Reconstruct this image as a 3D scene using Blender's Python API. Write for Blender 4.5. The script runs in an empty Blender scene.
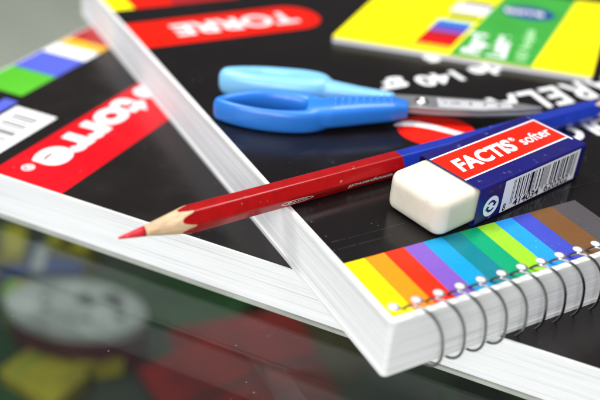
import bpy, bmesh, math, random
from mathutils import Vector, Matrix
random.seed(7)
S = 0.001                                   # everything below is written in millimetres
sc = bpy.context.scene
C = sc.collection
PI = math.pi

# ------------------------------------------------------------------ camera
F_PX, PITCH, ROLL, H = 806.5, 0.5658, 0.0825, 154.3
fw = Vector((0, math.cos(PITCH), -math.sin(PITCH)))
R0 = Vector((1, 0, 0)); U0 = Vector((0, math.sin(PITCH), math.cos(PITCH)))
cr, sr = math.cos(ROLL), math.sin(ROLL)
right = cr*R0 + sr*U0; up = -sr*R0 + cr*U0
cam = bpy.data.cameras.new('camera'); co = bpy.data.objects.new('camera', cam); C.objects.link(co)
M = Matrix((right, up, -fw)).transposed().to_4x4(); M.translation = Vector((0, 0, H))*S
co.matrix_world = M
cam.sensor_width = 36; cam.lens = F_PX/600*36; cam.clip_start = 0.005; cam.clip_end = 50
cam.dof.use_dof = True; cam.dof.focus_distance = 0.223; cam.dof.aperture_fstop = 7.3
sc.camera = co

# ------------------------------------------------------------------ levels and frames
T1, T2 = 16.8, 17.1
T = T1+T2
A1 = -0.3696; O1 = (-146.2, 236.0)          # lower pad corner and angle
A2 = -1.0343; O2 = (23.1, 140.65)           # upper pad corner
YR = A2+PI/2                                # upper pad rotation
EA = 0.7248; EO = (47.5, 182.9)             # eraser sleeve corner
EW, EH, EL = 22.6, 12.0, 48.2
PA = 0.6011; PO = (-43.6, 160.0)            # pencil tip

# ------------------------------------------------------------------ materials
def mat(name, col, rough=.5, var=.06, vscale=40, bump=0, bscale=800, metal=0, coat=0, coat_r=.1,
        spec=.5, dust=0, sss=0, rvar=0, trans=0, mapping=None, aniso=None):
    m = bpy.data.materials.new(name); m.use_nodes = True
    nt = m.node_tree; N = nt.nodes; L = nt.links
    b = N['Principled BSDF']
    tc = N.new('ShaderNodeTexCoord')
    src = tc.outputs['Object']
    if mapping:
        mp = N.new('ShaderNodeMapping'); mp.inputs['Scale'].default_value = mapping
        L.new(src, mp.inputs['Vector']); vsrc = mp.outputs[0]
    else: vsrc = src
    n = N.new('ShaderNodeTexNoise'); n.inputs['Scale'].default_value = vscale if not mapping else 1
    n.inputs['Detail'].default_value = 6; n.inputs['Roughness'].default_value = .6
    L.new(vsrc, n.inputs['Vector'])
    r = N.new('ShaderNodeValToRGB')
    c = Vector(col[:3]); lo = c*(1-var*2); hi = c*(1+var)
    r.color_ramp.elements[0].color = (*lo, 1); r.color_ramp.elements[0].position = .3
    r.color_ramp.elements[1].color = (*[min(1, v) for v in hi], 1); r.color_ramp.elements[1].position = .7
    L.new(n.outputs['Fac'], r.inputs['Fac'])
    out = r.outputs['Color']
    if dust:
        v = N.new('ShaderNodeTexVoronoi'); v.inputs['Scale'].default_value = 420
        L.new(src, v.inputs['Vector'])
        n2 = N.new('ShaderNodeTexNoise'); n2.inputs['Scale'].default_value = 90; L.new(src, n2.inputs['Vector'])
        mr = N.new('ShaderNodeMapRange'); mr.inputs['From Min'].default_value = .0; mr.inputs['From Max'].default_value = .16
        mr.inputs['To Min'].default_value = 1; mr.inputs['To Max'].default_value = 0
        L.new(v.outputs['Distance'], mr.inputs['Value'])
        th = N.new('ShaderNodeMapRange'); th.inputs['From Min'].default_value = .56; th.inputs['From Max'].default_value = .66
        L.new(n2.outputs['Fac'], th.inputs['Value'])
        mu = N.new('ShaderNodeMath'); mu.operation = 'MULTIPLY'; L.new(mr.outputs[0], mu.inputs[0]); L.new(th.outputs[0], mu.inputs[1])
        mu2 = N.new('ShaderNodeMath'); mu2.operation = 'MULTIPLY'; mu2.inputs[1].default_value = dust; L.new(mu.outputs[0], mu2.inputs[0])
        mx = N.new('ShaderNodeMixRGB'); mx.inputs['Color2'].default_value = (.55, .53, .5, 1)
        L.new(mu2.outputs[0], mx.inputs['Fac']); L.new(out, mx.inputs['Color1']); out = mx.outputs[0]
    L.new(out, b.inputs['Base Color'])
    b.inputs['Roughness'].default_value = rough
    if rvar:
        n3 = N.new('ShaderNodeTexNoise'); n3.inputs['Scale'].default_value = 60; n3.inputs['Detail'].default_value = 8
        L.new(src, n3.inputs['Vector'])
        m3 = N.new('ShaderNodeMapRange'); m3.inputs['To Min'].default_value = rough-rvar; m3.inputs['To Max'].default_value = rough+rvar
        m3.inputs['From Min'].default_value = .3; m3.inputs['From Max'].default_value = .7
        L.new(n3.outputs['Fac'], m3.inputs['Value']); L.new(m3.outputs[0], b.inputs['Roughness'])
    b.inputs['Metallic'].default_value = metal
    b.inputs['Specular IOR Level'].default_value = spec
    b.inputs['Coat Weight'].default_value = coat; b.inputs['Coat Roughness'].default_value = coat_r
    if sss:
        b.inputs['Subsurface Weight'].default_value = sss; b.inputs['Subsurface Radius'].default_value = (1, .8, .6)
        b.inputs['Subsurface Scale'].default_value = .002
    if trans: b.inputs['Transmission Weight'].default_value = trans
    if bump:
        n4 = N.new('ShaderNodeTexNoise'); n4.inputs['Scale'].default_value = bscale; n4.inputs['Detail'].default_value = 4
        L.new(src, n4.inputs['Vector'])
        bp = N.new('ShaderNodeBump'); bp.inputs['Strength'].default_value = bump; bp.inputs['Distance'].default_value = .0002
        L.new(n4.outputs['Fac'], bp.inputs['Height']); L.new(bp.outputs[0], b.inputs['Normal'])
    return m

def srgb(r, g, b):
    f = lambda c: (c/255/12.92) if c/255 <= .04045 else ((c/255+.055)/1.055)**2.4
    return (f(r), f(g), f(b))

def paper_edge(name, col):
    """edge of a stack of sheets: long thin streaks that follow the sheets"""
    m = mat(name, col, .75, .05, mapping=(9, 9, 3600), spec=.25)
    nt = m.node_tree; N = nt.nodes; L = nt.links; b = N['Principled BSDF']
    tc = N.new('ShaderNodeTexCoord')
    mp = N.new('ShaderNodeMapping'); mp.inputs['Scale'].default_value = (14, 14, 1500); L.new(tc.outputs['Object'], mp.inputs[0])
    n = N.new('ShaderNodeTexNoise'); n.inputs['Scale'].default_value = 1; n.inputs['Detail'].default_value = 3; L.new(mp.outputs[0], n.inputs[0])
    r = N.new('ShaderNodeValToRGB'); r.color_ramp.elements[0].position = .32; r.color_ramp.elements[0].color = (.77, .77, .775, 1)
    r.color_ramp.elements[1].position = .46; r.color_ramp.elements[1].color = (1, 1, 1, 1); L.new(n.outputs['Fac'], r.inputs[0])
    mx = N.new('ShaderNodeMixRGB'); mx.blend_type = 'MULTIPLY'; mx.inputs[0].default_value = 1
    old = b.inputs['Base Color'].links[0].from_socket
    L.new(old, mx.inputs[1]); L.new(r.outputs[0], mx.inputs[2]); L.new(mx.outputs[0], b.inputs['Base Color'])
    bp = N.new('ShaderNodeBump'); bp.inputs['Strength'].default_value = .25; bp.inputs['Distance'].default_value = .0002
    L.new(old, bp.inputs['Height']); L.new(bp.outputs[0], b.inputs['Normal'])
    return m

CO = dict(rough=.3, coat=0, spec=.26, var=.05, bump=.05, bscale=260, rvar=.09)
M_black = mat('printed_black', (.0085, .0068, .0068), dust=.25, **{**CO, 'rough': .2, 'spec': .38})
M_black2 = mat('printed_black_low', (.0115, .0092, .0088), dust=.22, **{**CO, 'rough': .25, 'spec': .36})
M_card = mat('cover_card', (.76, .76, .75), .55, .05, bump=.1)
M_pages = paper_edge('page_edges', (.765, .76, .77))
M_board = mat('grey_board', (.36, .37, .33), .8, .15, bump=.3)
def ink(name, rgb, **k): return mat(name, srgb(*rgb), **{**CO, 'dust': .3, **k})
M_red = ink('ink_red', (206, 12, 26)); M_redU = ink('ink_red_orange', (222, 24, 6))
M_white = ink('ink_white', (236, 236, 236), dust=0)
M_grey = ink('ink_grey', (96, 92, 90))
STR = [(255, 233, 10), (248, 140, 22), (236, 46, 18), (122, 84, 178), (20, 146, 196), (16, 120, 132), (10, 152, 104),
       (146, 204, 44), (34, 146, 224), (62, 72, 176), (112, 76, 44), (78, 74, 76)]
M_str = [ink('ink_stripe_%s' % n, c, var=.07, vscale=1400) for n, c in zip('yellow orange red violet cyan teal green lime azure indigo brown charcoal'.split(), STR)]
M_green = ink('ink_green', (84, 178, 44)); M_blue = ink('ink_blue', (84, 96, 196)); M_amber = ink('ink_amber', (234, 178, 36))
M_yel = ink('yellow_print', (255, 240, 4), rough=.35); M_gband = ink('green_band', (62, 158, 62)); M_dkred = ink('ink_dark_red', (170, 30, 34))
M_navy = ink('ink_navy', (30, 60, 140))

# ------------------------------------------------------------------ mesh helpers (millimetres in, metres out)
class MB:
    def __init__(s): s.bm = bmesh.new()
    def poly(s, pts, z0, z1, m=0):
        """closed prism over the polygon pts"""
        bm = s.bm
        lo = [bm.verts.new((x*S, y*S, z0*S)) for x, y in pts]; hi = [bm.verts.new((x*S, y*S, z1*S)) for x, y in pts]
        n = len(pts); fs = [bm.faces.new(lo[::-1]), bm.faces.new(hi)]
        for i in range(n): fs.append(bm.faces.new((lo[i], lo[(i+1) % n], hi[(i+1) % n], hi[i])))
        for f in fs: f.material_index = m
        return s
    def flat(s, pts, z, m=0):
        f = s.bm.faces.new([s.bm.verts.new((x*S, y*S, z*S)) for x, y in pts]); f.material_index = m
        return s
    def rect(s, x0, x1, y0, y1, z, m=0): return s.flat([(x0, y0), (x1, y0), (x1, y1), (x0, y1)], z, m)
    def box(s, x0, x1, y0, y1, z0, z1, m=0): return s.poly([(x0, y0), (x1, y0), (x1, y1), (x0, y1)], z0, z1, m)
    def loft(s, rings, m=0, cap=True, closed=False):
        vs = [[s.bm.verts.new(Vector(p)*S) for p in r] for r in rings]; n = len(vs[0]); k = len(vs)
        for i in range(k if closed else k-1):
            a, b = vs[i], vs[(i+1) % k]
            for j in range(n):
                f = s.bm.faces.new((a[j], a[(j+1) % n], b[(j+1) % n], b[j])); f.material_index = m
        if cap and not closed:
            for f in (s.bm.faces.new(vs[0][::-1]), s.bm.faces.new(vs[-1])): f.material_index = m
        return s
    def tube(s, path, r, seg=10, m=0):
        P = [Vector(p) for p in path]; rings = []
        for i, p in enumerate(P):
            t = (P[min(i+1, len(P)-1)]-P[max(i-1, 0)]).normalized()
            a = t.cross(Vector((.31, .17, .93))).normalized(); b = t.cross(a)
            rings.append([p+r*(math.cos(2*PI*j/seg)*a+math.sin(2*PI*j/seg)*b) for j in range(seg)])
        return s.loft(rings, m)
    def build(s, name, mats, parent=None, smooth=False, bevel=0, bseg=2, loc=None):
        bmesh.ops.recalc_face_normals(s.bm, faces=s.bm.faces)
        me = bpy.data.meshes.new(name); s.bm.to_mesh(me); s.bm.free()
        o = bpy.data.objects.new(name, me); C.objects.link(o)
        for m in (mats if isinstance(mats, (list, tuple)) else [mats]): me.materials.append(m)
        if smooth: me.shade_smooth()
        if bevel:
            md = o.modifiers.new('bevel', 'BEVEL'); md.width = bevel*S; md.segments = bseg; md.limit_method = 'ANGLE'; md.angle_limit = math.radians(40)
            me.shade_smooth()
            w = o.modifiers.new('wn', 'WEIGHTED_NORMAL')
        if parent: o.parent = parent
        if loc: o.location = Vector(loc)*S
        return o
    def build_flat(s, name, mats, parent=None, **k):
        for f in s.bm.faces:
            pass
        me = bpy.data.meshes.new(name); s.bm.to_mesh(me); s.bm.free()
        o = bpy.data.objects.new(name, me); C.objects.link(o)
        for m in (mats if isinstance(mats, (list, tuple)) else [mats]): me.materials.append(m)
        if parent: o.parent = parent
        return o

def thing(name, label, cat, loc=(0, 0, 0), rz=0, group=None):
    o = bpy.data.objects.new(name, None); C.objects.link(o); o.empty_display_size = .01
    o.location = Vector(loc)*S; o.rotation_euler = (0, 0, rz); o['label'] = label; o['category'] = cat
    if group: o['group'] = group
    return o

def round_rect(x0, x1, y0, y1, r, n=6, corners=(1, 1, 1, 1)):
    pts = []
    for k, (cx, cy, a) in enumerate([(x0+r, y0+r, PI), (x1-r, y0+r, 1.5*PI), (x1-r, y1-r, 0), (x0+r, y1-r, .5*PI)]):
        if not corners[k]:
            pts.append(((x0, y0), (x1, y0), (x1, y1), (x0, y1))[k]); continue
        for i in range(n+1):
            t = a+i/n*PI/2; pts.append((cx+r*math.cos(t), cy+r*math.sin(t)))
    return pts

def ellipse(cx, cy, rx, ry, n=32, rot=0):
    c, s_ = math.cos(rot), math.sin(rot)
    return [(cx+rx*math.cos(2*PI*i/n)*c-ry*math.sin(2*PI*i/n)*s_, cy+rx*math.cos(2*PI*i/n)*s_+ry*math.sin(2*PI*i/n)*c) for i in range(n)]

def text(name, body, size, m, parent, loc, rot=(0, 0, 0), bold=0, shear=0, space=1, width=None, align='LEFT', sy=1):
    """lettering as a real flat mesh, size = letter height in mm of the font body"""
    cu = bpy.data.curves.new(name, 'FONT'); cu.body = body; cu.size = size*S; cu.offset = bold*S; cu.shear = shear
    cu.space_character = space; cu.align_x = align; cu.resolution_u = 5
    o = bpy.data.objects.new(name, cu); C.objects.link(o)
    bpy.context.view_layer.update()
    dg = bpy.context.evaluated_depsgraph_get()
    me = bpy.data.meshes.new_from_object(o.evaluated_get(dg)); bpy.data.objects.remove(o); bpy.data.curves.remove(cu)
    xs = [v.co.x for v in me.vertices]
    if width and xs:
        w = max(xs)-min(xs); k = width*S/w; x0 = min(xs) if align == 'LEFT' else 0
        for v in me.vertices: v.co.x = (v.co.x-x0)*k
    for v in me.vertices: v.co.y *= sy
    me.materials.clear(); me.materials.append(m); me.name = name
    t = bpy.data.objects.new(name, me); C.objects.link(t); t.parent = parent
    t.location = Vector(loc)*S; t.rotation_euler = rot
    return t

# ------------------------------------------------------------------ the sheets of a pad
def page_block(parent, X, Y, z0, z1, layers, seed, hole=None):
    rnd = random.Random(seed); mb = MB(); h = (z1-z0)/layers; dx = dy = 0
    for k in range(layers):
        dx = dx*.6+rnd.uniform(-.035, .035); dy = dy*.6+rnd.uniform(-.035, .035)
        mb.poly(round_rect(.35+dx, X-.2+dx, .35+dy, Y-.2+dy, 1.2, 4), z0+k*h, z0+(k+1)*h-.006)
    return mb.build('pages', M_pages, parent)

def coil(parent, X, x0, pitch, hy, thick, m, zb=0):
    """one continuous wire helix that passes through the holes and round the bound edge (local y = 0)"""
    path = []; n = int((X-x0-2)/pitch)
    zt = zb+thick+2.1; zl = zb-1.1; yo = -3.6; per = 36
    cy, cz = (hy+yo)/2, (zt+zl)/2; ry, rz = (hy-yo)/2, (zt-zl)/2
    for i in range(n*per):
        t = i/per; a = 2*PI*t
        ca, sa = math.cos(a), math.sin(a); e = .86
        y = cy+ry*math.copysign(abs(ca)**e, ca); z = cz+rz*math.copysign(abs(sa)**e, sa)
        fr = t-int(t); path.append((x0+pitch*(t+1.05*math.sin(PI*fr**1.25)**2), y, z))
    return MB().tube(path, .37, 8).build('wire_coil', m, parent, smooth=True)

M_wire = mat('coil_wire', (.26, .26, .27), .2, .1, metal=1)

# ================================================================== LOWER PAD
LX, LY = 330, 235
lp = thing('drawing_pad', 'thick black covered drawing pad flat on the glass beneath the other pad', 'drawing pad',
           (*O1, 0), A1)
page_block(lp, LX, LY, 1.25, T1-1.05, 30, 3)
MB().poly(round_rect(-.3, LX+.3, -.35, LY+.3, 1.5, 4), 0, 1.1).build('back_board', M_board, lp)
cv = MB().poly(round_rect(0, LX, 0, LY, 1.5, 5), T1-.9, T1).build('front_cover', M_card, lp)
pr = MB()
pr.flat(round_rect(.6, LX-.6, .6, LY-.6, 1.2, 5), T1+.03, 0)
pr.build_flat('printed_panel', M_black2, cv)
z = T1+.06
b = MB(); b.rect(.6, 22.3, 48.5, 69, z, 0); b.rect(.6, 22.3, 69.2, 87.5, z, 1); b.rect(.6, 22, 87.7, 98, z, 2); b.rect(.6, 22, 98.2, 105.5, z, 3)
b.rect(.6, 22, 105.7, 135, z, 4); b.rect(18.5, 24.5, 20, 44, z, 1)
b.build_flat('colour_blocks', [M_green, M_blue, M_white, M_amber, M_dkred], cv)
MB().flat([(50, .6), (77.5, .6), (80.5, 120), (53.5, 120)], z).build_flat('red_banner', M_red, cv)
text('logo_lettering', 'torre', 21.5, M_white, cv, (54.5, 69.0, z+.03), (0, 0, -PI/2+.03), bold=.85, width=57)
text('trademark_sign', '®', 5.5, M_white, cv, (56.5, 10.2, z+.03), (0, 0, -PI/2), bold=.1)
MB().flat(ellipse(59.5, 76.5, 5.4, 5.0), z+.03).build_flat('logo_dot', M_white, cv)
lb = MB(); lb.rect(26.5, 44.5, 7, 41, z, 0)
for i, w in enumerate([1, .6, 1.4, .5, .9, .5, 1.6, .7, .5, 1.2, .6, .8, 1.3, .5]):
    y = 10+i*2; lb.rect(29.5, 40.5, y, y+w, z+.03, 1)
lb.build_flat('barcode_box', [M_white, M_grey], cv)

# ================================================================== UPPER PAD
UX, UY = 330, 262
up_ = thing('spiral_pad', 'black spiral drawing pad with rainbow colour stripes beside its wire coil', 'drawing pad',
            (*O2, T1), YR)
page_block(up_, UX, UY, 1.5, T2-1.75, 28, 11)
MB().poly(round_rect(-.1, UX, -.1, UY, 1.5, 4), 0, 1.35).build('back_board', M_card, up_)
HX, HP, HY = 3.65, 6.541, 4.5
NH = int((UX-8)/HP)
cv = MB().poly(round_rect(-.05, UX, -.05, UY, 2.2, 6), T2-1.55, T2).build('front_cover', M_card, up_, bevel=.15)
MB().flat(round_rect(1.3, UX-1, 1.6, UY-1, 1.2, 5), T2+.03).build_flat('printed_panel', M_black, cv)
z = T2+.06
b = MB()
for k in range(12):
    x0 = 1.3+6.05*k+(.0 if k else 0); x1 = 1.3+6.05*(k+1)
    if k == 9: x1 += .4
    if k == 10: x0 += .4; x1 += 3
    if k == 11: x0 += 3; x1 += 6
    b.flat([(x0+.01, 1.6), (x1-.01, 1.6), (x1-.01, 23.6), (x0+.01, 23.6)], z, k)
b.build_flat('colour_stripes', M_str, cv)
hb = MB()
for k in range(NH):
    hb.flat(ellipse(HX+k*HP, HY, 1.55, 1.55, 20), z+.03, 1); hb.flat(ellipse(HX+k*HP-.22, HY+.16, 1.24, 1.2, 20), z+.05, 0)  # dark disc beneath the shifted paper disc paints the shadow inside each hole
hb.build_flat('punched_holes', [mat('hole_paper', (.60, .60, .61), .6, .12, vscale=400), mat('hole_shadow', (.10, .10, .10), .8, .1)], cv)
coil(up_, UX, HX, HP, HY, T2, M_wire)
b = MB()
b.flat([(1.3, 171), (70, 171)]+[(70+13.3*math.sin(t), 184.3-13.3*math.cos(t)) for t in [i*PI/14 for i in range(15)]]+[(1.3, 197.6)], z)
b.build_flat('red_banner', M_redU, cv)
text('logo_lettering', 'TORRE', 16.5, M_white, cv, (72.5, 190.5, z+.03), (0, 0, PI), bold=.5, width=55)
b = MB(); b.rect(1.3, 11, 214, 236, z, 0); b.rect(11.1, 29, 214, 236, z, 1); b.rect(29.1, 60, 214, 236, z, 2)
b.build_flat('colour_blocks', [M_yel, M_redU, M_dkred], cv)
text('sheet_count_lettering', 'de 140 gr', 11.8, M_white, cv, (124.5, 113.0, z+.03), (0, 0, PI), bold=.42, width=57)
text('sheet_count_lettering', '20 hojas', 11.8, M_white, cv, (154, 128.6, z+.03), (0, 0, PI), bold=.42, width=54)
text('title_lettering', 'ACUARELA', 19.5, M_white, cv, (203, 88.0, z+.03), (0, 0, PI), bold=.36, shear=.15, space=1.15, width=104)
text('subtitle_lettering', 'COLOR', 13, M_white, cv, (142, 61, z+.03), (0, 0, PI), bold=.55, width=48)
MB().flat(ellipse(67.5, 74.5, 13.2, 11.2, 40, -.3), z).build_flat('red_disc', M_redU, cv)
sw = []
for i in range(13):
    t = i/12; w = .4+2.6*math.sin(PI*t)**.7*(.7+.3*t)
    x = 56+23.5*t; y = 82.5-15*t+3.2*math.sin(1.6*PI*t)
    sw.append((x, y, w))
MB().flat([(x, y+w) for x, y, w in sw]+[(x, y-w) for x, y, w in sw[::-1]], z+.03).build_flat('brush_emblem', M_white, cv)
# fine varnish lines above the stripes
b = MB(); rnd = random.Random(4)
for yy in (29.2, 32.6):
    x = 3
    while x < 140:
        w = rnd.uniform(1.5, 9)
        if rnd.random() < .75: b.rect(x, x+w, yy, yy+.22+rnd.random()*.2, z, 0)
        x += w+rnd.uniform(.2, .7)
b.build_flat('small_print', mat('small_print_ink', (.017, .017, .02), .3, .3), cv)

# ================================================================== YELLOW PAD
YA = -.195
yp = thing('paper_pad', 'bright yellow paper pad with a green band at the back', 'paper pad', (7.4, 310.5, T), YA)
YW, YH, YT = 102, 96, 2.4
mb = MB(); rnd = random.Random(2)
for k in range(4): mb.poly(round_rect(rnd.uniform(-.1, .1), YW+rnd.uniform(-.1, .1), rnd.uniform(-.1, .1), YH, 1, 3), k*.5, k*.5+.48)
mb.build('pages', M_pages, yp)
yc = MB().poly(round_rect(-.1, YW+.1, -.1, YH, 1.5, 4), 2.05, YT).build('front_cover', M_yel, yp, bevel=.12)
z = YT+.04
sk = .2                                     # the print on this cover runs slightly askew
def q(x0, x1, y0, y1): return [(x0+sk*y0, y0), (x1+sk*y0, y0), (x1+sk*y1, y1), (x0+sk*y1, y1)]
MB().flat(q(47, 79, .2, YH-.2), z).build_flat('green_band', M_gband, yc)
b = MB()
for i in range(7): b.flat(q(30.5, 45.5, 4+i*5.2, 9.2+i*5.2), z, i)
b.flat(q(32, 46, 45, 50), z, 7); b.flat(q(31, 47, 53, 66), z, 8); b.flat(q(32, 46, 66, 72), z, 9)
b.build_flat('colour_swatches', [M_amber, M_redU, M_red, M_dkred, M_str[3], M_str[9], M_str[8], mat('dark_green_ink', (.02, .12, .03), .4), M_white, M_grey], yc)
MB().flat(ellipse(76, 66, 12, 9, 28, .1), z+.03).build_flat('blue_oval', M_navy, yc)
text('logo_lettering', 'torre', 10, M_white, yc, (67, 63, z+.06), (0, 0, .05), bold=.4, width=18)
text('cover_lettering', 'Papel', 10, M_white, yc, (58.5, 4, z+.03), (0, 0, PI/2-.1), bold=.5, width=25)
text('cover_lettering', 'Lustre', 10, M_white, yc, (68.5, 4, z+.03), (0, 0, PI/2-.1), bold=.5, width=27)
text('cover_lettering', '10 hojas', 6, mat('pale_green_ink', (.45, .75, .4), .4), yc, (77, 5, z+.03), (0, 0, PI/2-.1), bold=.15, width=38)

for o in [yc]+[c for c in yp.children if c.name.startswith('pages')]:
    for v in o.data.vertices: v.co.x += .15*v.co.y
for c in yc.children: 
    if len(c.data.vertices) and 'lettering' not in c.name:
        for v in c.data.vertices: v.co.x += .03*v.co.y

# ================================================================== ERASER
er = thing('eraser', 'white eraser in a blue and red cardboard sleeve with barcode', 'eraser', (*EO, T), EA)
M_rub = mat('rubber', (.71, .67, .55), .62, .04, vscale=120, bump=.12, bscale=1500, sss=.25, spec=.3)
M_wood = mat('cedar_wood', (.66, .46, .28), .7, .18, mapping=(120, 900, 900), bump=.2)
def smudge(m, col, lo, hi, amt, scale, stretch=(1, 1, 1)):
    """grime: patches of noise mixed over whatever colour the material already has"""
    nt = m.node_tree; N = nt.nodes; L = nt.links; b = N['Principled BSDF']; old = b.inputs['Base Color'].links[0].from_socket
    tc = N.new('ShaderNodeTexCoord'); mp = N.new('ShaderNodeMapping'); mp.inputs['Scale'].default_value = stretch; L.new(tc.outputs['Object'], mp.inputs[0])
    n = N.new('ShaderNodeTexNoise'); n.inputs['Scale'].default_value = scale; n.inputs['Detail'].default_value = 9; n.inputs['Roughness'].default_value = .65
    L.new(mp.outputs[0], n.inputs[0])
    r = N.new('ShaderNodeMapRange'); r.inputs['From Min'].default_value = lo; r.inputs['From Max'].default_value = hi; r.inputs['To Max'].default_value = amt
    L.new(n.outputs['Fac'], r.inputs[0]); mx = N.new('ShaderNodeMixRGB'); mx.inputs['Color2'].default_value = (*col, 1)
    L.new(r.outputs[0], mx.inputs['Fac']); L.new(old, mx.inputs['Color1']); L.new(mx.outputs[0], b.inputs['Base Color'])
smudge(M_rub, (.22, .21, .20), .56, .74, .45, 130); smudge(M_rub, (.45, .42, .36), .5, .7, .35, 45)
smudge(M_wood, (.40, .22, .10), .5, .66, .6, 1, (90, 1500, 1500))
smudge(M_card, (.55, .53, .48), .55, .75, .4, 90)
bm = bmesh.new(); bmesh.ops.create_cube(bm, size=1)
for v in bm.verts: v.co = Vector(((v.co.x*58-14+29)*S, ((v.co.y+.5)*(EW-1)+.5)*S, ((v.co.z+.5)*(EH-.7)+.35)*S))
bmesh.ops.bevel(bm, geom=list(bm.edges), offset=3.0*S, segments=6, profile=.6, affect='EDGES')
# the corners of the used end are worn rounder
for v in bm.verts:
    x, y, zz = v.co/S
    if x < -4:
        k = (-4-x)/10; cy = (y-EW/2)/(EW/2)
        v.co.x += S*1.7*k*abs(cy)**3; v.co.y -= S*cy*1.0*k*k; v.co.z -= S*.9*k*k*max(0, (zz-6)/6)
me = bpy.data.meshes.new('rubber'); bm.to_mesh(me); bm.free(); me.materials.append(M_rub); me.shade_smooth()
ro = bpy.data.objects.new('rubber', me); C.objects.link(ro); ro.parent = er
w = ro.modifiers.new('wn', 'WEIGHTED_NORMAL')
# a hollow sleeve: outer and inner rounded rectangle lofted along x
M_slv = mat('sleeve_blue', srgb(26, 24, 100), .32, .05, bump=.05, spec=.3)
def yzring(x, o, r=.9, n=4):
    return [(x, y, zz) for y, zz in round_rect(o, EW-o, o, EH-o, r, n)]
sl = MB().loft([yzring(0, .35, .6), yzring(0, 0), yzring(EL-.0, 0), yzring(EL-.0, .35, .6), yzring(0, .35, .6)], cap=False).build('sleeve', M_slv, er)
for p in sl.data.polygons: p.use_smooth = False
smudge(M_slv, (.30, .30, .42), .60, .72, .5, 260); smudge(M_slv, (.02, .018, .06), .5, .7, .4, 60)
zt = EH+.03
SR = dict(rough=.3, dust=0)
M_sred = ink('sleeve_red', (222, 34, 16), **SR); M_sw = ink('sleeve_white', (240, 240, 242), **SR); M_sb = ink('sleeve_ink', (28, 26, 60), **SR)
b = MB()
b.rect(.1, 46.6, 5.6, 19.0, zt, 0); b.rect(.1, 46.6, 6.15, 18.45, zt+.02, 1); b.rect(46.6, 47.2, 4.2, 19.0, zt, 0)
b.build_flat('red_panel', [M_sw, M_sred], sl)
text('brand_lettering', 'FACTIS', 8.1, M_sw, sl, (3.0, 9.3, zt+.05), (0, 0, 0), bold=.34, shear=.22, width=25.5)
text('trademark_sign', '®', 2.6, M_sw, sl, (29.2, 13.2, zt+.05), (0, 0, 0), bold=.03)
text('softness_lettering', 'softer', 6.0, M_sw, sl, (31.0, 9.7, zt+.05), (0, 0, 0), bold=.07, shear=.12, width=14)
# side panel: x along, z up, lies on the face y = 0
def side_panel(name, mats):
    me = bpy.data.meshes.new(name); return me
b = MB()
b.rect(10.6, 45.6, .9, 11.2, 0, 0)
enc = '0001101 0011001 0011001 0111101 0100011 0001101 01010 1010000 1101100 1110010 1101100 1110010 1101100'.replace(' ', '')
bits = '101'+enc+'101'; bw = 29.6/len(bits); i = 0
while i < len(bits):
    j = i
    while j < len(bits) and bits[j] == '1': j += 1
    if j > i:
        g = i < 3 or j > len(bits)-3 or 45 <= i < 50
        b.rect(14.6+i*bw, 14.6+j*bw-.03, 2.6 if g else 3.6, 10.4, .02, 1); i = j
    else: i += 1
o = b.build_flat('barcode_label', [M_sw, M_sb], sl); o.rotation_euler = (PI/2, 0, 0); o.location = (0, -.03*S, 0)
for s_, x, w in (('8', 11.6, 1.3), ('414034', 16.2, 11.8), ('620202', 30.6, 11.8)):
    text('barcode_digits', s_, 3.3, M_sb, sl, (x, -.07, 1.2), (PI/2, 0, 0), bold=.07, width=w)
b = MB(); b.flat(ellipse(5.9, 4.9, 3.2, 3.2, 36), 0, 0)
for ph in (0, PI):
    outer, inner = [], []
    for i in range(13):
        t = ph+.35+i/12*2.2; wv = .85*(1-i/12*.25)
        r = 1.55
        outer.append((5.9+(r+wv/2)*math.cos(t), 4.9+(r+wv/2)*math.sin(t))); inner.append((5.9+(r-wv/2)*math.cos(t), 4.9+(r-wv/2)*math.sin(t)))
    b.flat(outer+inner[::-1], .02, 1)
    t = ph+.35; c_, s_ = math.cos(t), math.sin(t)
    b.flat([(5.9+.5*c_, 4.9+.5*s_), (5.9+2.65*c_, 4.9+2.65*s_), (5.9+1.6*math.cos(t-.62), 4.9+1.6*math.sin(t-.62))][::-1], .022, 1)
o = b.build_flat('recycling_emblem', [M_sw, M_slv], sl); o.rotation_euler = (PI/2, 0, 0); o.location = (0, -.03*S, 0)

# ================================================================== PENCIL
PR = 3.85
pn = thing('pencil', 'red and blue pencil with sharpened red point lying behind the eraser', 'pencil',
           (*PO, T+PR*.87+.05), PA)
M_pr = mat('red_lacquer', srgb(160, 3, 6), .4, .1, vscale=300, bump=.1, bscale=700, spec=.3, coat=.3, coat_r=.12, dust=.5)
M_pb = mat('blue_lacquer', srgb(24, 50, 158), .34, .08, vscale=200, bump=.08, bscale=700, spec=.4, coat=.5, coat_r=.1)
M_lead = mat('red_lead', srgb(206, 30, 44), .55, .1, vscale=500, bump=.4, bscale=1800)
ROT = math.radians(-3)
def hexr(a, r=PR):
    """radius of the slightly rounded hexagon at angle a"""
    t = (a-ROT) % (PI/3)-PI/6
    return min(r*math.cos(PI/6)/math.cos(t), r*.965)
def ring(x, f, n=96): return [(x, f(2*PI*i/n)*math.cos(2*PI*i/n), f(2*PI*i/n)*math.sin(2*PI*i/n)) for i in range(n)]
smudge(M_pr, (.55, .25, .22), .66, .72, .8, 420); smudge(M_pr, (.10, .0, .0), .55, .7, .2, 60, (.3, 1, 1))
smudge(M_pb, (.3, .35, .6), .66, .72, .7, 380); smudge(M_lead, (.75, .25, .25), .6, .7, .6, 700)
XL, XC = 6.8, 17.9                           # end of lead, end of wood cone
slope = PR*.965/(XC+.6)
cone = lambda x: max(.12, slope*x)
lead_prof = [0, .25, 1.2, 3, 5, XL]
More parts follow.
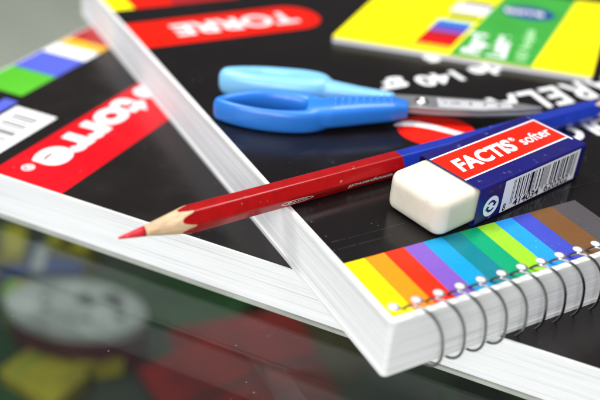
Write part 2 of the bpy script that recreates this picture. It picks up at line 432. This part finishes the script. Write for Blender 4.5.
MB().loft([ring(x, lambda a, x=x: (.28 if x == 0 else .28+(cone(XL)-.28)*(x/XL)**.92)) for x in lead_prof]).build('red_point', M_lead, pn, smooth=True)
rw = random.Random(5)
jit = [rw.uniform(-.35, .35) for _ in range(96)]
SM = sum(hexr(2*PI*i/96) for i in range(96))/96/slope
def scallop(a): return SM+(hexr(a)/slope-SM)*1.9          # where the lacquered surface meets the cone
nw = 96
wood = [ring(x, lambda a, x=x: min(cone(x), hexr(a)-.04)) for x in [XL+.01, 8, 10, 12, 14, 15.5, 16.3, 17, 17.7, 18.5, 19.4, 20.4, 21.4]]
MB().loft(wood).build('sharpened_wood', M_wood, pn, smooth=True)
def bar(name, m, xa, xb, start=None):
    if start:
        r0 = [(start(2*PI*i/nw)+jit[i]*.6, hexr(2*PI*i/nw)*math.cos(2*PI*i/nw), hexr(2*PI*i/nw)*math.sin(2*PI*i/nw)) for i in range(nw)]
    else: r0 = ring(xa, hexr)
    o = MB().loft([r0, ring((xa+4.2), hexr), ring(xb, hexr)], cap=False).build(name, m, pn)
    o.data.shade_smooth(); e = o.modifiers.new('es', 'EDGE_SPLIT') if False else None
    return o
red = bar('red_barrel', M_pr, XC, 86.6, scallop)
BE = 173.0; TL = BE+17.2                     # the blue end is sharpened as well
def bar_end(a): return BE-(scallop(a)-SM)
r_end = [(bar_end(2*PI*i/nw)+jit[-i]*.5, hexr(2*PI*i/nw)*math.cos(2*PI*i/nw), hexr(2*PI*i/nw)*math.sin(2*PI*i/nw)) for i in range(nw)]
blue = MB().loft([ring(86.62, hexr), ring(BE-4, hexr), r_end], cap=False).build('blue_barrel', M_pb, pn); blue.data.shade_smooth()
MB().loft([ring(x, lambda a, x=x: min(slope*(TL+.4-x), hexr(a)-.04)) for x in [BE-3.5, BE-2, BE-1, BE, BE+1, BE+2, BE+4, BE+7, TL-6.5]]).build('sharpened_wood', M_wood, pn, smooth=True)
MB().loft([ring(x, lambda a, x=x: max(.25, slope*(TL+.4-x))) for x in [TL-6.49, TL-4, TL-2, TL]]).build('blue_point', M_pb, pn, smooth=True)
# silver imprint on the lower front face
M_sil = mat('silver_foil', (.85, .84, .82), .5, .1)
fa = -PI/2+ROT+PI/6*0                          # facet whose normal points to the viewer
import itertools
def facet_angle(target):
    best = min((abs((((ROT+PI/6+k*PI/3)-target+PI) % (2*PI))-PI), ROT+PI/6+k*PI/3) for k in range(6)); return best[1]
# local frame: y across, z up; facet normals at ROT+30+60k degrees in the (y,z) plane
fan = facet_angle(-PI+.5)
def on_facet(o, x, off, flip=True):
    nrm = Vector((0, math.cos(fan), math.sin(fan))); ax = Vector((-1 if flip else 1, 0, 0)); upv = nrm.cross(ax)
    mt = Matrix((ax, upv, nrm)).transposed().to_4x4()
    mt.translation = (Vector((x, 0, 0))+nrm*(PR*math.cos(PI/6)+.03)+upv*off)*S
    o.matrix_local = mt
o = text('maker_lettering', 'rexopencil', 2.3, M_sil, red, (0, 0, 0), bold=.06, width=17); on_facet(o, 84, -1.1)
b = MB(); e1 = ellipse(0, 0, 5.2, 1.15, 36); e2 = ellipse(0, 0, 4.8, .85, 36)
for i in range(36): b.flat([e1[i], e1[(i+1) % 36], e2[(i+1) % 36], e2[i]], 0)
o = b.build_flat('maker_oval', M_sil, red); on_facet(o, 50, -.3)
o = text('maker_oval_lettering', 'torre', 1.5, M_sil, red, (0, 0, 0), bold=.04, width=6.5); on_facet(o, 53.3, -.75)

# ================================================================== SCISSORS
ss = thing('scissors', 'blue plastic handled scissors with closed steel blades, lying on the black cover behind the pencil', 'scissors', (0, 0, T), 0)
M_bl = mat('blue_plastic', srgb(44, 122, 214), .32, .05, bump=.05, bscale=900, sss=.1)
M_pale = mat('pale_blue_plastic', srgb(128, 192, 232), .32, .05, bump=.05, bscale=900, sss=.1)
def fused(name, mb, m, parent, voxel=.55, it=8):
    o = mb.build('tmp', m)
    r = o.modifiers.new('r', 'REMESH'); r.mode = 'VOXEL'; r.voxel_size = voxel*S
    s = o.modifiers.new('s', 'SMOOTH'); s.iterations = it; s.factor = .5
    bpy.context.view_layer.update()
    me = bpy.data.meshes.new_from_object(o.evaluated_get(bpy.context.evaluated_depsgraph_get()))
    bpy.data.objects.remove(o); me.name = name; me.shade_smooth(); me.materials.clear(); me.materials.append(m)
    n = bpy.data.objects.new(name, me); C.objects.link(n); n.parent = parent
    return n
def handle(name, m, cx, cy, ax, ay, sgn, shank, wz, pw):
    mb = MB(); rings = []
    for i in range(48):
        t = 2*PI*i/48; c_, s_ = math.cos(t), math.sin(t)
        # egg shaped bow, blunter towards the blades
        k = 1+.12*c_
        px, py = cx+ax*c_, cy+sgn*ay*s_*k*(abs(s_)**.7 if c_ < 0 else 1)-(1.6*c_*c_ if c_ < 0 and sgn < 0 else 0)
        nx, ny = c_/ax, sgn*s_/ay; l = math.hypot(nx, ny); nx /= l; ny /= l
        hw = pw+1.1*max(0, c_)+.5*max(0, -s_)
        rings.append([(px+nx*hw*math.copysign(abs(math.cos(a))**.75, math.cos(a)), py+ny*hw*math.copysign(abs(math.cos(a))**.75, math.cos(a)),
                       wz[0]+wz[1]*math.copysign(abs(math.sin(a))**.75, math.sin(a))) for a in [2*PI*j/16 for j in range(16)]])
    mb.loft(rings, closed=True)
    rings = []
    for (x, y, hw, hz, zc) in shank:
        rings.append([(x, y+hw*math.copysign(abs(math.cos(a))**.7, math.cos(a)), zc+hz*math.copysign(abs(math.sin(a))**.7, math.sin(a))) for a in [2*PI*j/16 for j in range(16)]])
    mb.loft(rings)
    return fused(name, mb, m, ss)
h1 = handle('handle', M_bl, -11.5, 235.9, 17.4, 7.2, -1, [(0, 234.5, 6, 4, 4.6), (8, 236.5, 6.2, 4.2, 4.8), (18, 239.5, 5.6, 4.0, 5), (28, 242, 4.8, 3.6, 5.2), (33, 243, 3.4, 2.6, 5.2)], (4.0, 3.9), 1.55)
h1['label'] = 'mid blue handle nearer the camera'
h2 = handle('handle', M_pale, -12, 252.8, 15.6, 3.0, 1, [(-1, 252.5, 5, 4, 5.2), (6, 251.5, 4.2, 3.8, 5.2), (16, 249.8, 3.4, 3.2, 5.2), (29, 248.8, 2.6, 2.6, 5.0)], (5.5, 4.7), 3.6)
h2['label'] = 'pale blue handle farther from the camera'
smudge(M_bl, (.03, .12, .35), .52, .7, .4, 60); smudge(M_bl, (.4, .6, .8), .68, .72, .5, 300); smudge(M_pale, (.12, .35, .6), .5, .7, .4, 60)
# grip dimples on the near shank
b = MB()
for i in range(9):
    for j in range(3):
        x = 9+i*2.3; y = 234.6+j*2.1+i*.72
        zc = 5+4.05-abs(j-1)*.35-i*.04
        rr = [[(x+r*math.cos(t), y+r*math.sin(t), zc+h_) for t in [2*PI*k/8 for k in range(8)]] for r, h_ in ((.85, -.5), (.8, .15), (.5, .5), (.1, .58))]
        b.loft(rr)
b.build('grip_dots', M_bl, h1, smooth=True)
M_lab = mat('ruler_label_white', (.52, .52, .53), .45, .08)
M_steel = mat('brushed_steel', (.40, .40, .41), .34, .12, mapping=(60, 1800, 1800), metal=.7, bump=.05)
def blade(name, z0, ang, yo):
    pts = [(26, -4.6), (40, -5), (58, -4.2), (72, -1.5), (79, .9), (80, 1.7), (74, 3.2), (60, 4.2), (40, 4.6), (26, 4.2)]
    c_, s_ = math.cos(ang), math.sin(ang)
    return MB().poly([(26+(x-26)*c_-y*s_, yo+(x-26)*s_+y*c_) for x, y in pts], z0, z0+1.15).build(name, M_steel, ss, bevel=.25)
bl1 = blade('blade', 4.6, .04, 248.3); bl2 = blade('blade', 3.3, .025, 248.4)
scw = MB().loft([[(38+r*math.cos(t), 248.3+r*math.sin(t), zz) for t in [2*PI*k/24 for k in range(24)]] for r, zz in ((2.4, 5.6), (2.4, 6.2), (1.9, 6.6), (.9, 6.7), (.8, 6.45), (.1, 6.45))]).build('pivot_screw', mat('screw_steel', (.7, .69, .66), .25, .1, metal=1), ss, smooth=True)
b = MB(); b.flat([(43.5, 245), (57, 246), (69, 249.2), (69, 252.6), (43.5, 252.2)], 5.79, 0)
for i in range(23):
    x = 45+i; b.rect(x, x+.28, 251.2 if i % 5 else 250.3, 252.1, 5.81, 1)
b.build_flat('ruler_scale', [M_lab, M_sb], bl1)
text('ruler_digits', '1 cm   2    3    4', 2.4, M_sb, bl1, (46, 248.4, 5.82), (0, 0, .04), bold=.05, width=19)

# ================================================================== THE GLASS TABLE AND WHAT IS UNDER IT
GZ = -2.2
def glass_mat():
    m = bpy.data.materials.new('table_glass'); m.use_nodes = True; nt = m.node_tree; N = nt.nodes; L = nt.links; N.clear()
    o = N.new('ShaderNodeOutputMaterial'); tr = N.new('ShaderNodeBsdfTransparent'); tr.inputs[0].default_value = (.84, .885, .855, 1)
    gl = N.new('ShaderNodeBsdfGlossy'); gl.inputs['Roughness'].default_value = .015; gl.inputs[0].default_value = (.95, 1, .98, 1)
    fr = N.new('ShaderNodeFresnel')
    # the node inverts the index on back faces; feed it the inverse there so both faces of the slab reflect alike
    ge = N.new('ShaderNodeNewGeometry'); ix = N.new('ShaderNodeMapRange'); ix.inputs['To Min'].default_value = 1.45; ix.inputs['To Max'].default_value = 1/1.45
    L.new(ge.outputs['Backfacing'], ix.inputs[0]); L.new(ix.outputs[0], fr.inputs[0])
    mx = N.new('ShaderNodeMixShader'); L.new(fr.outputs[0], mx.inputs[0]); L.new(tr.outputs[0], mx.inputs[1]); L.new(gl.outputs[0], mx.inputs[2])
    # a thin film of dust and smears
    tc = N.new('ShaderNodeTexCoord'); v = N.new('ShaderNodeTexVoronoi'); v.inputs['Scale'].default_value = 260; L.new(tc.outputs['Object'], v.inputs[0])
    n = N.new('ShaderNodeTexNoise'); n.inputs['Scale'].default_value = 45; n.inputs['Detail'].default_value = 5; L.new(tc.outputs['Object'], n.inputs[0])
    a = N.new('ShaderNodeMapRange'); a.inputs['From Max'].default_value = .09; a.inputs['To Min'].default_value = 1; a.inputs['To Max'].default_value = 0; L.new(v.outputs['Distance'], a.inputs[0])
    b_ = N.new('ShaderNodeMapRange'); b_.inputs['From Min'].default_value = .55; b_.inputs['From Max'].default_value = .68; L.new(n.outputs['Fac'], b_.inputs[0])
    mu = N.new('ShaderNodeMath'); mu.operation = 'MULTIPLY'; L.new(a.outputs[0], mu.inputs[0]); L.new(b_.outputs[0], mu.inputs[1])
    ad = N.new('ShaderNodeMath'); ad.operation = 'MULTIPLY_ADD'; ad.inputs[1].default_value = .3; ad.inputs[2].default_value = .004; L.new(mu.outputs[0], ad.inputs[0])
    d = N.new('ShaderNodeBsdfDiffuse'); d.inputs[0].default_value = (.8, .8, .78, 1)
    m2 = N.new('ShaderNodeMixShader'); L.new(ad.outputs[0], m2.inputs[0]); L.new(mx.outputs[0], m2.inputs[1]); L.new(d.outputs[0], m2.inputs[2])
    L.new(m2.outputs[0], o.inputs[0]); return m
g = thing('glass_table', 'clear glass table top under the drawing pads, slightly green with dust specks', 'table', (0, 300, GZ))
MB().poly(round_rect(-700, 700, -330, 500, 30, 8), -9, 0).build('glass_top', glass_mat(), g)
M_leg = mat('table_metal', (.35, .35, .36), .35, .1, metal=1)
for x, y in ((-640, -280), (640, -280), (-640, 450), (640, 450)):
    MB().loft([[(x+14*math.cos(t), y+14*math.sin(t), zz) for t in [2*PI*k/20 for k in range(20)]] for zz in (-690, -9.2)]).build('leg', M_leg, g, smooth=True)

SZ = -260
def st(o): o['kind'] = 'structure'; return o
st(MB().rect(-3000, 3000, -3000, 4000, -700).build('floor', mat('floor_grey', (.9, .88, .76), .5, .08, vscale=3)))
sh = thing('shelf', 'dark shelf board below the glass table top carrying colourful packets', 'shelf', (0, 0, 0))
MB().poly([(-600, 60), (600, 60), (600, 640), (-600, 640)], SZ-18, SZ).build('shelf_board', mat('dark_laminate', (.01, .016, .009), .7, .15, vscale=20), sh, bevel=1.5)
for x, y in ((-592, 70), (592, 70), (-592, 630), (592, 630)):
    MB().box(x-7, x+7, y-7, y+7, -699.5, SZ-18.2).build('support', M_leg, sh, bevel=1)

def px(u, v, zz):
    """point where the line of sight through the photograph's pixel (u, v) meets the level zz"""
    dx, dy = u-300, 200-v; dx, dy = cr*dx-sr*dy, sr*dx+cr*dy
    d = Vector((dx, F_PX*math.cos(PITCH)+dy*math.sin(PITCH), -F_PX*math.sin(PITCH)+dy*math.cos(PITCH)))
    t = (zz-H)/d.z; return d.x*t, d.y*t
PK = {}
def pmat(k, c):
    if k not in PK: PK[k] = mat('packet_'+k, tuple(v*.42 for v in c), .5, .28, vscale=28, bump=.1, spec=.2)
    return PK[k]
P_y = pmat('yellow', (.75, .6, .03)); P_g = pmat('green', (.008, .085, .012)); P_r = pmat('red', (.40, .006, .01)); P_b = pmat('blue', (.05, .10, .42))
P_w = pmat('white', (.85, .83, .85)); P_k = pmat('dark', (.015, .012, .012)); P_l = pmat('lime', (.35, .6, .05)); P_m = pmat('maroon', (.16, .015, .03)); P_o = pmat('olive', (.13, .085, .03))
def packet(label, u, v, w, d, h, rz, m, m2, bands=(), z0=None, name='packet', cat='packet'):
    z0 = SZ+.2 if z0 is None else z0
    x, y = px(u, v, z0+h); o = thing(name, label, cat, (x, y, z0), rz)
    MB().poly(round_rect(-w/2, w/2, -d/2, d/2, 3, 4), 0, h).build('carton', m, o, bevel=.8)
    b = MB()
    for k, (a, e) in enumerate(bands): b.rect(-w/2+a*w, -w/2+e*w, -d/2+.5, d/2-.5, h+.1, 0)
    if bands: b.build('printed_band', m2, o)
    return o
def tin(label, u, v, rx, ry, h, rz, m, m2, spots, z0=SZ+.2):
    x, y = px(u, v, z0+h); o = thing('tub', label, 'tub', (x, y, z0), rz)
    f = lambda k, zz: [(p[0], p[1], zz) for p in ellipse(0, 0, rx*k, ry*k, 40)]
    MB().loft([f(.94, 0), f(1, 3), f(1, h-8)]).build('body', m2, o, smooth=False)
    lid = MB().loft([f(1.03, h-8+.1), f(1.03, h-1.5), f(.99, h), f(.9, h+.01)]).build('lid', m, o)
    b = MB()
    for sx, sy, a in spots: b.flat(ellipse(sx, sy, a, a*.8, 20), h+.2)
    b.build('printed_spots', pmat('slate', (.12, .12, .14)), lid); return o
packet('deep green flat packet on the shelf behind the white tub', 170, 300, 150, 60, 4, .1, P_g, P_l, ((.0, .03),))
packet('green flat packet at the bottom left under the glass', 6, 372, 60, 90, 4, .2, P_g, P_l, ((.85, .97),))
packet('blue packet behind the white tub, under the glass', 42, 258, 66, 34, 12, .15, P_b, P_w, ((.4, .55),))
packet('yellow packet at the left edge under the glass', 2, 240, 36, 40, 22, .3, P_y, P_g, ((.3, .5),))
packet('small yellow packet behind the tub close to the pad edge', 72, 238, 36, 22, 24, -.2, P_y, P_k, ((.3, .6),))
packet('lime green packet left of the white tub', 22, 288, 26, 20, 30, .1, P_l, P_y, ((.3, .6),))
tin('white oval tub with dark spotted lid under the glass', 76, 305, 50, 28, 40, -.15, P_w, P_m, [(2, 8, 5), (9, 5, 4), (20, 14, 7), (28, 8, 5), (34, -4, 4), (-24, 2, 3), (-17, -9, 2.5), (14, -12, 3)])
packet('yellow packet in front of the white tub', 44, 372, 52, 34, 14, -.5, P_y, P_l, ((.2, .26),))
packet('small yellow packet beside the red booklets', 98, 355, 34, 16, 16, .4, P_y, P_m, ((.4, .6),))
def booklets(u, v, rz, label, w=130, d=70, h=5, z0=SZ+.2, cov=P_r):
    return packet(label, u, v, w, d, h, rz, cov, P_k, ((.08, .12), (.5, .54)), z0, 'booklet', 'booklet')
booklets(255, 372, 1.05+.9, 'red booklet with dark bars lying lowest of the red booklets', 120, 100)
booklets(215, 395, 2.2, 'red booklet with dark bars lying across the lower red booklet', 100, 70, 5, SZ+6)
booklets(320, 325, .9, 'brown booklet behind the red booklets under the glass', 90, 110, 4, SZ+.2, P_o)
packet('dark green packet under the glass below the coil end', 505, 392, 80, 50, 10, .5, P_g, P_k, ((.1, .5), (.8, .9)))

# ================================================================== LIGHT
w = bpy.data.worlds.new('World'); sc.world = w; w.use_nodes = True
N = w.node_tree.nodes; L = w.node_tree.links; bg = N['Background']
tc = N.new('ShaderNodeTexCoord'); sx = N.new('ShaderNodeSeparateXYZ'); L.new(tc.outputs['Generated'], sx.inputs[0])
r = N.new('ShaderNodeValToRGB'); L.new(sx.outputs['Z'], r.inputs[0])
r.color_ramp.elements[0].position = .0; r.color_ramp.elements[0].color = (.13, .13, .125, 1)
r.color_ramp.elements[1].position = .9; r.color_ramp.elements[1].color = (2.6, 2.63, 2.7, 1)
e = r.color_ramp.elements.new(.80); e.color = (.16, .16, .175, 1)
L.new(r.outputs[0], bg.inputs[0]); bg.inputs[1].default_value = .54
def area(name, loc, size, power, tgt=(40, 200, 20), col=(1, 1, 1)):
    l = bpy.data.lights.new(name, 'AREA'); l.shape = 'RECTANGLE'; l.size, l.size_y = size; l.energy = power; l.color = col
    o = bpy.data.objects.new(name, l); C.objects.link(o); o.location = loc
    o.rotation_euler = (Vector(loc)-Vector(tgt)*S).to_track_quat('Z', 'Y').to_euler(); return o
area('ceiling_lamp', (-.7, .5, 1.7), (.8, .35), 26)
area('ceiling_lamp', (.6, .75, 1.8), (.8, .3), 17)
area('front_fill', (-.45, -1.3, .8), (1.2, .9), 30, col=(.97, .98, 1))  # unseen fill added from the front left to lift the upright page edges

sc.view_settings.view_transform = 'Standard'; sc.view_settings.look = 'None'; sc.view_settings.exposure = 0
sc.render.engine = 'CYCLES'; sc.cycles.max_bounces = 10; sc.cycles.transparent_max_bounces = 12; sc.cycles.use_denoising = True
